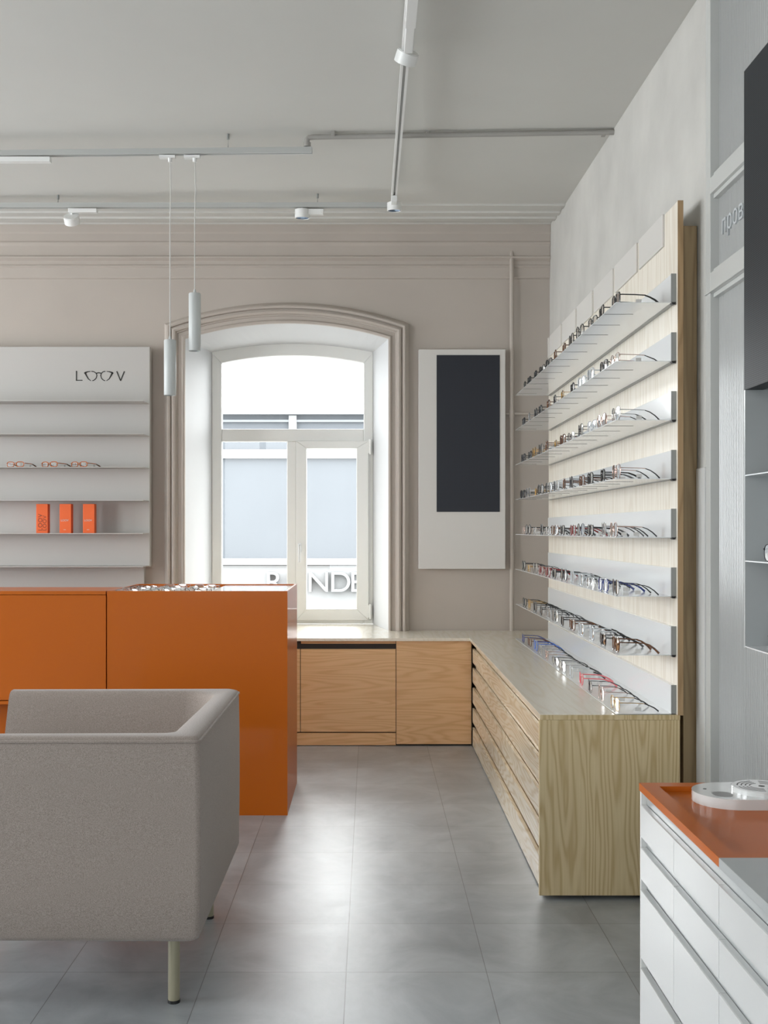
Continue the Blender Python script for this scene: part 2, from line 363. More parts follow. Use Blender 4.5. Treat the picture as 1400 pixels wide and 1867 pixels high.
# unseen left and rear walls, with openings placed for the fill lamps
b = MB().box(XL-.2, XL, YF, 1.0, 0, 3.7).box(XL-.2, XL, 3.4, 4.5, 0, 3.7).box(XL-.2, XL, 7.3, YB, 0, 3.7)
for n, (ya, yb) in enumerate(((1.0, 3.4), (4.5, 7.3))):
    b.box(XL-.2, XL, ya, yb, 0, .7).box(XL-.2, XL, ya, yb, 3.1, 3.7)
    f = MB().box(XL-.16, XL-.10, ya, yb, .7, .76).box(XL-.16, XL-.10, ya, yb, 3.04, 3.1)
    for yc in (ya, (ya+yb)/2-.03, yb-.06): f.box(XL-.16, XL-.10, yc, yc+.06, .7, 3.1)
    struct(f.obj('window_%d' % (n+4), M['pvc']))  # unseen left window frame around a fill lamp
struct(b.obj('wall_left', M['wall']))
struct(MB().box(XL-.2, -2.7, YF-.2, YF, 0, 3.6).box(-.1, XR+.3, YF-.2, YF, 0, 3.6).box(-2.7, -.1, YF-.2, YF, 0, .6).box(-2.7, -.1, YF-.2, YF, 3.1, 3.6).obj('wall_front', M['wall']))
struct(MB().box(-2.7, -2.64, YF-.1, YF-.04, .6, 3.1).box(-.16, -.1, YF-.1, YF-.04, .6, 3.1).box(-1.43, -1.37, YF-.1, YF-.04, .6, 3.1).box(-2.7, -.1, YF-.1, YF-.04, .6, .66).box(-2.7, -.1, YF-.1, YF-.04, 3.04, 3.1).obj('window_3', M['pvc']))  # unseen rear window frame, put in with the fill lamp

# arched window: frame, opening sash, panes, handle, hinges
win = struct(thing('window_1', 'white arched window with fixed panes and one opening sash', None, (-.579, 8.45, .70)))
yw0, yw1 = 8.45, 8.52
b = MB()
oo = outline(-.579, .600, 2.72, .062, yw0, .70); io = outline(-.577, .528, 2.64, .057, yw0, .70)
oo2 = [(p[0], yw1, p[2]) for p in oo]; io2 = [(p[0], yw1, p[2]) for p in io]
top = lambda L: L[1:-1]
b.loft([top(oo), top(io), top(io2), top(oo2), top(oo)])
b.prism([(-1.179, .70), (-1.105, .70), (-1.105, 2.64), (-1.179, 2.72)], yw0, yw1, 'y').prism([(.021, .70), (-.049, .70), (-.049, 2.64), (.021, 2.72)], yw0, yw1, 'y')
b.box(-1.105, -.049, yw0, yw1, .70, .80).box(-1.105, -.049, yw0, yw1, 2.057, 2.150).box(-.620, -.551, yw0, yw1, .80, 2.057)
b.obj('window_frame', M['pvc'], win, bevel=.006)
b = MB(); s0, s1 = 8.425, 8.50
b.prism([(-.551, .728), (-.012, .728), (-.102, .813), (-.473, .813)], s0, s1, 'y')
b.prism([(-.551, 2.06), (-.473, 2.004), (-.102, 2.004), (-.012, 2.06)], s0, s1, 'y')
b.prism([(-.551, .728), (-.473, .813), (-.473, 2.004), (-.551, 2.06)], s0, s1, 'y')
b.prism([(-.012, .728), (-.102, .813), (-.102, 2.004), (-.012, 2.06)], s0, s1, 'y')
sash = b.obj('sash', M['pvc'], win, bevel=.004)
h = MB().box(-.535, -.509, 8.415, 8.425, 1.235, 1.30).tube([(-.522, 8.42, 1.285), (-.522, 8.385, 1.285), (-.522, 8.380, 1.27), (-.522, 8.382, 1.16)], .009, 10)
h.obj('window_handle', M['white_gloss'], sash, smooth=True)
for z in (.74, 1.96): MB().cyl((.001, 8.418, z), (.001, 8.418, z+.11), .010, 12).box(-.02, .0, 8.415, 8.43, z+.01, z+.10).obj('hinge', M['pvc'], sash)
arc = outline(-.577, .528, 2.64, .057, 8.485, 2.150)
MB().add(arc, [tuple(range(len(arc)))]).obj('arched_pane', M['glass'], win)
MB().add([(-1.105, 8.485, .80), (-.62, 8.485, .80), (-.62, 8.485, 2.057), (-1.105, 8.485, 2.057)], [(0, 1, 2, 3)]).obj('fixed_pane', M['glass'], win)
MB().add([(-.473, 8.465, .813), (-.102, 8.465, .813), (-.102, 8.465, 2.004), (-.473, 8.465, 2.004)], [(0, 1, 2, 3)]).obj('sash_pane', M['glass'], win)

# ------------------------------------------------------------------ outside: street and facade opposite
M['f_grey'] = mat('grey_blue_render', (.125, .135, .146, 1), .9, noise=.04, nscale=.6)
M['f_white'] = mat('white_render', (.34, .34, .335, 1), .9, noise=.02)
M['f_mid'] = mat('pale_grey_band', (.24,.25,.26,1), .9)
M['f_letter'] = mat('white_sign_letter', (.30,.30,.30,1), .6)
M['street'] = mat('asphalt', (.34, .34, .33, 1), .9, noise=.1)
struct(MB().box(-30, 30, 8.7, 40, -.6, -.5).obj('street', M['street']))
FY = 28.0; fx = lambda px: (px-675)*FY/2072; fz = lambda py: 1.4-(py-966)*FY/2072
fac = thing('building', 'pale building with a raised letter sign across the street', 'building', (fx(540), FY, -.5))
MB().box(-14, 12, FY, FY+5, -.5, fz(757)).obj('facade_wall', M['f_grey'], fac)
MB().box(-14, 12, FY-.25, FY+5, fz(757), fz(751)).box(-14, 12, FY-.1, FY, fz(770), fz(766)).obj('roof_cornice', M['f_mid'], fac)
MB().box(-14, 12, FY-.12, FY, fz(836), fz(820)).obj('upper_band', M['f_white'], fac)
MB().box(fx(527), fx(541), FY-.12, FY, fz(790), fz(758)).obj('pilaster', M['f_white'], fac)
MB().box(-14, 12, FY-.3, FY, fz(1118), fz(1030)).box(-14, 12, FY-.42, FY, fz(1029), fz(1018)).obj('sign_band', M['f_white'], fac)
MB().box(-14, 12, FY-.26, FY, fz(1290), fz(1120)).obj('lower_wall', M['f_white'], fac)
MB().box(fx(560), fx(622), FY-.30, FY-.2, fz(1180), fz(1124)).obj('shop_window', M['f_grey'], fac)
for ch, x in (('R', 486), ('E', 524), ('N', 561), ('D', 601), ('E', 637)):
    text(ch, .70, 'sign_letter', M['f_letter'], fac, (fx(x), FY-.42, fz(1077)), (1, 0, 0), (0, 0, 1), .10, sx=1.05)

# ------------------------------------------------------------------ wood run: worktop, cabinets
wt = thing('worktop', 'pale ash worktop running under the window and along the display shelves', 'worktop', (.9, 7.5, .68))
poly = [(.643, 4.30), (1.172, 4.30), (1.172, 7.36), (1.245, 7.36), (1.245, 7.915), (.126, 7.915), (.022, 8.445), (-1.178, 8.445), (-1.288, 7.915), (-1.5, 7.915), (-1.5, 7.34), (.643, 7.34)]
MB().prism(poly, .681, .70, 'z').obj('top_board', M['wood_top'], wt, bevel=.0015)
MB().box(.643, 1.172, 4.2985, 4.3005, .6812, .6998).obj('end_edge_band', M['wood_end'], wt)
cabd = thing('drawer_cabinet', 'long low ash drawer cabinet below the eyewear shelves', 'cabinet', (.9, 5.8, 0))
MB().box(.640, 1.172, 4.30, 4.322, .016, .6805).obj('end_panel', M['wood_end'], cabd, bevel=.001)
MB().box(.681, 1.16, 4.322, 7.33, .02, .679).obj('body', M['wood_drawer'], cabd)
MB().box(.74, 1.14, 4.36, 7.2, 0, .03).obj('plinth', M['dark'], cabd)
tops = [.634, .509, .382, .250, .125]
cols = [(4.324, 5.54), (5.543, 6.45), (6.453, 7.33)]
for i, zt in enumerate(tops):
    zb = (tops[i+1]+.036) if i < 4 else .008
    for c0, c1 in cols:
        f = MB().prism([(.66, zb), (.66, zt-.001), (.664, zt), (.672, zt), (.679, zt-.006), (.679, zb)], c0, c1, 'y')
        f.obj('drawer_front', M['wood_drawer'], cabd)
# cabinet under the window
cabw = thing('window_cabinet', 'warm ash cabinet with flap door under the arched window', 'cabinet', (-.2, 7.6, 0))
MB().box(-1.5, .655, 7.385, 7.915, .0, .68).obj('body', M['dark'], cabw)
MB().box(-.45, .165, 7.362, 7.385, .091, .627).box(-.45, .165, 7.38, 7.385, .66, .68).obj('flap_door', M['wood_window'], cabw, bevel=.0012)
MB().box(-1.5, -.454, 7.362, 7.385, .091, .627).obj('flap_door', M['wood_window'], cabw, bevel=.0012)
MB().box(-1.5, .165, 7.364, 7.385, .004, .083).obj('kick_board', M['wood_window'], cabw, bevel=.0012)
MB().box(.169, .655, 7.360, 7.385, .012, .6795).obj('side_panel', M['wood_window'], cabw, bevel=.0012)
# wood back panel behind the shelves
pan = thing('shelf_back_panel', 'tall ash veneer board carrying eight metal eyewear shelves', 'panel', (1.168, 5.8, .70))
MB().box(1.158, 1.178, 4.28, 7.38, .701, 2.64).obj('board', M['wood_panel'], pan, bevel=.001)
ends = [4.468, 4.912, 5.395, 5.895, 6.375, 6.86, 7.335]
for i in range(6):
    MB().box(1.150, 1.1575, ends[i]+.004, ends[i+1]-.040, 2.515, 2.642).obj('header_plate', M['board'], pan, bevel=.0008)
MB().box(1.150, 1.1575, ends[6]+.004, 7.37, 2.515, 2.642).obj('header_plate', M['board'], pan)
tag(MB().box(1.194, 1.246, 4.335, 4.50, 0, 2.56).obj('wood_batten', M['wood_batten'], bevel=.001),
    'narrow vertical timber upright between the eyewear board and the plaster wall', 'batten')

MB().box(1.1575, 1.1785, 4.2785, 4.2805, .7012, 2.6405).obj('front_edge_band', M['wood_edge'], pan)

# eight steel shelves
XF = .930
ORD = ['bottom', 'second lowest', 'third lowest', 'fourth lowest', 'fourth highest', 'third highest', 'second highest', 'top']
ZS = [.7045+.2225*k for k in range(8)]
for k, z in enumerate(ZS):
    s = thing('eyewear_shelf', 'white steel eyewear shelf, the %s of the eight on the ash board' % ORD[k], 'shelf', (1.05, 5.8, z), 'steel shelves on the ash board')
    MB().prism([(XF, z), (1.139, z), (1.139, z-.0025), (XF, z-.0025)], 4.302, 7.28, 'y').obj('shelf_plate', M['shelf'], s)
    MB().box(1.139, 1.1575, 4.306, 7.285, z-.001, z+.106).obj('back_rail', M['shelf'], s, bevel=.0008)
    MB().box(1.1385, 1.1578, 4.300, 4.306, z, z+.108).obj('end_cap', M['alu'], s)
    if k:
        b = MB().prism([(1.140, z-.001), (1.157, z-.001), (1.153, z-.009), (1.144, z-.009)], 4.300, 4.325, 'y'); b.obj('end_foot', M['black'], s)
        MB().box(1.139, 1.157, 4.325, 7.285, z-.004, z-.0015).obj('underside_rail', M['alu'], s)
        for j in range(12): MB().box(XF+.003, XF+.118, 4.530+.24*j, 4.5325+.24*j, z-.0033, z-.0024).obj('slot', M['dark'], s)

# ------------------------------------------------------------------ spectacles
def fmat(name, rgb, metal=0, rough=.2): return mat(name, srgb(*rgb), rough, metal=metal, coat=.3 if not metal else 0, bump=.01)
FM = {'black': fmat('black_acetate', (18, 18, 20)), 'silver': fmat('silver_metal', (170, 170, 172), 1, .2), 'gold': fmat('gold_metal', (190, 150, 80), 1, .22),
      'gunmetal': fmat('gunmetal', (70, 70, 74), 1, .25), 'tortoise': mat('tortoise_acetate', srgb(96, 58, 32), .18, noise=.6, nscale=90, coat=.3),
      'pink': fmat('pink_acetate', (226, 110, 118)), 'blue': fmat('navy_blue_acetate', (38, 54, 120)), 'crystal': fmat('crystal_acetate', (196, 200, 204), 0, .1),
      'red': fmat('dark_red_acetate', (120, 28, 30)), 'amber': mat('amber_acetate', srgb(176, 88, 22), .2, noise=.35, nscale=60, coat=.4), 'rose': fmat('rose_metal', (196, 166, 156), 1, .2),
      'lightblue': fmat('light_blue_acetate', (84, 120, 200))}
LM = {'clear': glass('clear_lens', (.90, .91, .92, 1), .36, .03), 'plain': glass('plain_lens', (.95, .95, .95, 1), .03, .02, (.2, .2, .2, 1)), 'dark': glass('dark_lens', (.10, .08, .08, 1), .20, .02),
      'brown': glass('brown_lens', (.32, .18, .12, 1), .22, .02), 'yellow': glass('amber_tinted_lens', (.85, .6, .25, 1), .2, .02)}
SHAPES = {  # half width, half height, exponent, taper (top wider)
    'round': (.0245, .0240, 2.0, 0.0), 'square': (.0255, .0205, 3.6, .06), 'oval': (.0255, .0180, 2.3, .0), 'cat-eye': (.0260, .0200, 2.6, .16),
    'aviator': (.0270, .0245, 2.5, .14), 'hexagonal': (.0250, .0180, 3.0, 0.0), 'narrow octagonal': (.0262, .0150, 3.4, 0)}
def rim(shape, sgn, n=28):
    a, h, e, tp = SHAPES[shape]; cx = sgn*(a+.0095); pts = []
    for i in range(n):
        t = 2*PI*i/n; c, s_ = math.cos(t), math.sin(t)
        x = a*math.copysign(abs(c)**(2/e), c); z = h*math.copysign(abs(s_)**(2/e), s_)
        x *= 1+tp*(z/h)
        if shape == 'cat-eye' and z > 0: z += .006*max(0, sgn*x/a)**2
        pts.append((x, z))
    out = []
    for x, z in pts:
        X = cx+x; out.append((X, .10*X*X*8, z+h))
    return out, cx
def make_spectacles(shape, color, lens, thick, name='eyeglasses', tagged=True, tipm=None):
    root = bpy.data.objects.new(name, None); COL.objects.link(root); root.empty_display_size = .05
    a, h, e, tp = SHAPES[shape]; r = thick; lift = r
    fm = FM[color]
    up = lambda p: (p[0], p[1], p[2]+lift)
    b = MB(); lens_pts = []
    for sg in (-1, 1):
        pts, cx = rim(shape, sg); pts = [up(p) for p in pts]
        b.tube(pts, r, 6, closed=True, flat=(0, 1, 0)); lens_pts.append((pts, cx))
    zb = lift+h*1.25
    b.tube([(-.0105, 0, zb-.002), (-.006, -.0015, zb+.003), (0, -.002, zb+.0045), (.006, -.0015, zb+.003), (.0105, 0, zb-.002)], max(r, .0013), 6)
    hx = 2*a+.0095+.0045; hy = .8*hx*hx; hz = lift+h*1.45
    for sg in (-1, 1):
        b.tube([(sg*(hx-.007), hy-.001, hz-.002), (sg*hx, hy, hz), (sg*(hx+.001), hy+.008, hz)], max(r, .0014), 6)
        if r < .0016:  # nose pads
            b.tube([(sg*.009, .001, lift+h*.95), (sg*.008, .007, lift+h*.9), (sg*.0075, .008, lift+h*.75)], .0012, 5)
    b.obj('frame_front', fm, root, smooth=True)
    for pts, cx in lens_pts:
        c = Vector((cx, .8*cx*cx-.0008, h+lift)); vs = [c]; n = len(pts)
        for f in (.55, 1.0):
            for p in pts:
                q = c.lerp(Vector(p), f); q.y = c.y*(1-f*f)+(p[1])*f*f+.0002; vs.append(q)
        fs = [(0, 1+i, 1+(i+1) % n) for i in range(n)]+[(1+i, 1+n+i, 1+n+(i+1) % n, 1+(i+1) % n) for i in range(n)]
        MB().add(vs, fs).obj('lens', LM[lens], root, smooth=True)
    tr = max(.0012, r*.95)
    for sg in (-1, 1):
        X = sg*(hx+.001)
        t = MB().tube([(X, hy+.006, hz), (X*1.01, hy+.05, hz-.001), (X*1.0, hy+.088, hz-.003)], tr, 6, flat=(0, 0, 1)).obj('temple', fm, root, smooth=True)
        MB().tube([(X*1.0, hy+.086, hz-.003), (X*.985, hy+.104, hz-.009), (X*.96, hy+.122, hz*.45), (X*.94, hy+.138, .0022)], [tr*1.2, tr*1.5, tr*1.8, tr*2.1], 6, flat=(0, 0, 1)).obj('temple_tip', tipm or FM['black'], t, smooth=True)
    if tagged:
        X = hx+.001; yy = hy+.055
        MB().box(X-.0022, X-.0014, yy, yy+.020, .004, .016).tube([(X-.0018, yy+.010, .015), (X-.001, yy+.010, hz)], .0003, 4).obj('price_tag', M['paper'], root)
    return root
VAR = {}
def variant(key):
    if key not in VAR:
        shape, color, lens = key
        thick = .0010 if color in ('silver', 'gold', 'gunmetal', 'rose') else (.0027 if color == 'amber' else .0021)
        tip = {'pink': FM['pink'], 'red': FM['red'], 'lightblue': FM['lightblue'], 'blue': FM['blue'], 'tortoise': FM['tortoise'], 'amber': FM['tortoise']}.get(color)
        VAR[key] = [make_spectacles(shape, color, lens, thick, tipm=tip), False]
    e = VAR[key]
    if not e[1]: e[1] = True; return e[0]
    return dup(e[0], (0, 0, 0), 0)
CN = {'silver': 'silver metal', 'gold': 'gold metal', 'gunmetal': 'dark grey metal', 'rose': 'rose gold', 'black': 'black', 'tortoise': 'tortoiseshell', 'pink': 'pink', 'blue': 'navy blue',
      'crystal': 'transparent', 'red': 'dark red', 'lightblue': 'light blue', 'amber': 'amber brown'}
LN = {'clear': 'clear lenses', 'plain': 'clear lenses', 'dark': 'dark lenses', 'brown': 'brown tinted lenses', 'yellow': 'yellow tinted lenses'}
pool = [('round', 'silver', 'clear'), ('square', 'gunmetal', 'clear'), ('oval', 'silver', 'clear'), ('round', 'gold', 'clear'), ('square', 'black', 'clear'), ('aviator', 'silver', 'clear'),
        ('hexagonal', 'gold', 'clear'), ('cat-eye', 'black', 'clear'), ('square', 'crystal', 'clear'), ('oval', 'gunmetal', 'clear'), ('round', 'black', 'clear'), ('square', 'tortoise', 'clear'), ('aviator', 'gunmetal', 'clear')]
darkpool = [('square', 'black', 'dark'), ('round', 'black', 'clear'), ('cat-eye', 'black', 'clear'), ('square', 'black', 'clear'), ('round', 'tortoise', 'clear'), ('square', 'tortoise', 'brown'), ('aviator', 'gunmetal', 'clear')]
over = {(7, 0): ('square', 'black', 'dark'), (7, 1): ('cat-eye', 'black', 'clear'), (7, 2): ('square', 'black', 'clear'), (7, 3): ('round', 'black', 'clear'), (7, 11): ('square', 'black', 'dark'),
        (6, 0): ('oval', 'rose', 'clear'), (6, 1): ('square', 'black', 'dark'), (6, 11): ('square', 'black', 'dark'),
        (5, 0): ('aviator', 'silver', 'clear'), (5, 1): ('round', 'rose', 'brown'), (5, 9): ('round', 'gold', 'yellow'), (5, 11): ('square', 'black', 'clear'),
        (4, 0): ('aviator', 'rose', 'brown'), (4, 1): ('square', 'black', 'clear'), (4, 4): ('round', 'gunmetal', 'dark'), (4, 11): ('square', 'black', 'dark'),
        (3, 0): ('round', 'rose', 'brown'), (3, 1): ('aviator', 'silver', 'clear'), (3, 3): ('round', 'gunmetal', 'dark'), (3, 4): ('square', 'red', 'clear'), (3, 5): ('cat-eye', 'black', 'clear'), (3, 11): ('square', 'rose', 'brown'),
        (2, 0): ('aviator', 'gunmetal', 'brown'), (2, 1): ('square', 'blue', 'clear'), (2, 4): ('round', 'crystal', 'clear'), (2, 7): ('square', 'red', 'clear'), (2, 8): ('cat-eye', 'red', 'clear'),
        (1, 0): ('aviator', 'tortoise', 'brown'), (1, 1): ('square', 'black', 'brown'), (1, 2): ('round', 'crystal', 'clear'), (1, 4): ('square', 'tortoise', 'clear'), (1, 10): ('round', 'gold', 'yellow'), (1, 11): ('square', 'black', 'clear'),
        (0, 0): ('square', 'gold', 'clear'), (0, 1): ('round', 'rose', 'clear'), (0, 2): ('square', 'gunmetal', 'clear'), (0, 3): ('cat-eye', 'pink', 'clear'), (0, 4): ('square', 'crystal', 'clear'),
        (0, 5): ('square', 'silver', 'clear'), (0, 6): ('oval', 'gunmetal', 'clear'), (0, 7): ('square', 'rose', 'clear'), (0, 8): ('round', 'silver', 'clear'), (0, 9): ('round', 'lightblue', 'clear'), (0, 10): ('square', 'tortoise', 'clear'), (0, 11): ('square', 'blue', 'dark')}
NTH = ['nearest', 'second nearest', 'third nearest', 'fourth nearest', 'fifth nearest', 'sixth nearest',
       'sixth farthest', 'fifth farthest', 'fourth farthest', 'third farthest', 'second farthest', 'farthest']
for k, z in enumerate(ZS):
    for j in range(12):
        key = over.get((k, j)) or random.choice(darkpool if (k == 7 or random.random() < .22) else pool)
        g = variant(key)
        g.location = (XF+.012+random.uniform(0, .012), 4.412+.2385*j+random.uniform(-.012, .012), z)
        g.rotation_euler = (0, 0, -PI/2+random.uniform(-.10, .10)); g.scale = (1.1, 1.08, 1.16)
        tag(g, '%s %s glasses with %s, %s on the %s shelf' % (CN[key[1]], key[0], LN[key[2]], NTH[j], ORD[k]), 'glasses', 'eyeglasses on the wall shelves')

# ------------------------------------------------------------------ display on the window wall, left
disp = thing('wall_display', 'white wall display with five ledges and a dark spectacle logo', 'display', (-2.8, 7.88, 1.147))
MB().box(-4.1, -1.517, 7.82, 7.885, 1.147, 2.66).obj('back_board', M['display_board'], disp, bevel=.002)
for i in range(6):
    z = 1.152+.2225*i
    MB().prism([(7.62, z), (7.82, z), (7.82, z+.003), (7.617, z+.003), (7.617, z-.002), (7.62, z-.002)], -4.1, -1.523, 'x').obj('ledge', M['display_board'], disp)
MB().box(-4.1, -1.565, 7.86, 7.918, .90, 1.147).obj('lower_backing', M['display_board'], disp)
lx = lambda px: (px-675)*7.815/2072; lz = lambda py: 1.4-(py-966)*7.815/2072
def ribbon(b, pts, wd):
    y = 7.818
    for i in range(len(pts)-1):
        p, q = Vector(pts[i]), Vector(pts[i+1]); d = (q-p).normalized(); n = Vector((-d.y, d.x))
        w0, w1 = (wd[i]/2, wd[i+1]/2) if isinstance(wd, list) else (wd/2, wd/2)
        p = p-d*.0004; q = q+d*.0004
        poly = [p+n*w0, q+n*w1, q-n*w1, p-n*w0]
        b.prism([(v.x, v.y) for v in poly], y, y+.003, 'y')
def pl(x, y): return (lx(100+x/8.75), lz(650+y/8.75))
b = MB()
ribbon(b, [pl(342, 228), pl(342, 385)], .0075); ribbon(b, [pl(334, 378), pl(438, 378)], .006)
ribbon(b, [pl(985, 235), pl(1047, 385)], .0075); ribbon(b, [pl(1047, 385), pl(1107, 235)], .0075)
W1 = .0055
ribbon(b, [pl(565, 235), pl(520, 242), pl(480, 258), pl(470, 270)], [.004, .007, .011, .010])
ribbon(b, [pl(478, 255), pl(500, 300), pl(530, 355), pl(570, 385)], [.012, .009, .006, .004])
ribbon(b, [pl(580, 235), pl(620, 240), pl(655, 265), pl(668, 300), pl(655, 345), pl(625, 375), pl(597, 385)], W1)
ribbon(b, [pl(660, 265), pl(695, 257), pl(735, 265)], .007)
ribbon(b, [pl(803, 235), pl(770, 240), pl(740, 265), pl(728, 300), pl(740, 345), pl(770, 375), pl(800, 385)], W1)
ribbon(b, [pl(825, 235), pl(870, 242), pl(915, 258), pl(925, 270)], [.004, .007, .011, .010])
ribbon(b, [pl(918, 255), pl(895, 300), pl(865, 355), pl(822, 385)], [.012, .009, .006, .004])
b.obj('logo', M['ink'], disp)
zl = 1.152+.2225*3+.003
spots = [(32, 'standing furthest left'), (94, 'standing in the middle'), (148, 'standing furthest right')]
for px, where in spots:
    g = variant(('narrow octagonal', 'amber', 'plain')); g.location = ((px-678)*7.68/2072, 7.665, zl); g.rotation_euler = (0, 0, math.radians(-20 if px < 60 else -27)); g.scale = (1.08, 1.0, 1.08)
    tag(g, 'amber octagonal glasses %s on the white display ledge' % where, 'glasses', 'amber glasses on the white display')
# the middle of the product boxes carry small print
zl = 1.152+.2225+.003
for i, (px, nm) in enumerate(((78, 'left'), (120.5, 'middle'), (163, 'right'))):
    X = (px-675)*7.68/2072
    g = thing('product_box', {'left': 'orange carton with vertical lettering, leftmost on the white ledge', 'middle': 'orange carton with small white logo, middle one on the white ledge',
                              'right': 'orange carton with small white logo, rightmost on the white ledge'}[nm], 'box', (X, 7.70, zl), 'orange cartons on the white display')
    MB().box(X-.039, X+.039, 7.66, 7.715, zl, zl+.197).obj('carton', M['orange_card'], g, bevel=.0015)
    if i == 0:
        text('LOOV', .040, 'lettering', M['orange_ink'], g, (X+.002, 7.6593, zl+.015), (0, 0, 1), (-1, 0, 0), .0003, spacing=1.1)
        text('LOOV', .036, 'lettering', M['orange_ink'], g, (X+.030, 7.6593, zl+.015), (0, 0, 1), (-1, 0, 0), .0003, spacing=1.1)
    else:
        text('LOOV', .019, 'logo_print', M['board'], g, (X-.004, 7.6593, zl+.080), (1, 0, 0), (0, 0, 1), .0003, 'CENTER')
        MB().box(X-.012, X+.004, 7.6590, 7.6597, zl+.022, zl+.0245).obj('small_print', M['board'], g)

# white board with dark screen between window and shelves
sb = thing('screen_board', 'tall white board with dark navy screen beside the window', 'screen', (.63, 7.9, 1.13))
MB().box(.334, .933, 7.85, 7.915, 1.13, 2.646).obj('board', M['board'], sb, bevel=.0015)
MB().box(.458, .894, 7.846, 7.852, 1.524, 2.607).obj('screen', M['led_back'], sb, bevel=.001)
# painted heating pipe on the window wall
pp = thing('wall_pipe', 'painted vertical pipe with side branch on the window wall', 'pipe', (.985, 7.885, .70))
b = MB().tube([(.982, 7.885, .70), (.982, 7.885, 3.30), (.982, 7.90, 3.34)], .015, 12).tube([(.94, 7.885, 2.206), (1.245, 7.885, 2.206)], .008, 8)
b.cyl((.982, 7.885, 2.18), (.982, 7.885, 2.232), .019, 12); b.obj('pipe_run', M['wall_back'], pp, smooth=True)

# ------------------------------------------------------------------ orange reception island
isl = thing('display_island', 'orange lacquered display island with tray top facing the window', 'counter', (-.85, 5.93, 0))
b = MB(); x0, x1, y0, y1, z1, t = -1.290, -.406, 5.57, 6.30, 1.10, .012
b.box(x0, x1, y0, y0+t, .0, z1).box(x0, x1, y1-t, y1, .0, z1).box(x0, x0+t, y0+t, y1-t, 0, z1).box(x1-t, x1, y0+t, y1-t, 0, z1).box(x0+t, x1-t, y0+t, y1-t, 1.05, 1.078)
b.obj('carcass', M['orange'], isl)
MB().box(-.797, x1-t-.001, y0+t+.001, y1-t-.001, 1.078, 1.094).obj('white_cover', M['white_gloss'], isl, bevel=.001)
b = MB().box(x0+t, -.80, y0+t+.001, y1-t-.001, 1.078, 1.0815)
for i in range(1, 3): b.box(x0+t+i*.155, x0+t+i*.155+.004, y0+t+.001, y1-t-.001, 1.0815, 1.093)
b.obj('tray_insert', M['white'], isl)
k = 0
for r_ in range(4):
    for c in range(3):
        key = pool[(r_*5+c*3) % len(pool)]; g = variant(key)
        g.location = (x0+t+.079+c*.157, y0+.035+.165*r_, 1.0815); g.rotation_euler = (0, 0, random.uniform(-.05, .05)); g.scale = (.92, .92, .55)
        tag(g, '%s %s glasses in the island tray, %s row, %s column' % (CN[key[1]], key[0], ['front', 'second', 'third', 'rear'][r_], ['left', 'middle', 'right'][c]), 'glasses', 'eyeglasses lying in the orange island tray')
desk = thing('reception_desk', 'orange lacquered reception desk joined to the left of the display island', 'counter', (-2.6, 5.8, 0))
MB().box(-3.9, -1.296, 5.570, 5.95, 1.082, 1.10).obj('top_slab', M['orange'], desk, bevel=.001)
MB().box(-3.9, -1.296, 5.573, 5.95, .565, 1.080).obj('front_panel', M['orange'], desk, bevel=.001)
MB().box(-3.9, -1.296, 5.565, 5.95, .545, .561).obj('bottom_lip', M['orange'], desk, bevel=.001)
MB().box(-3.9, -1.296, 5.78, 5.95, 0, .545).obj('recessed_base', M['orange'], desk)

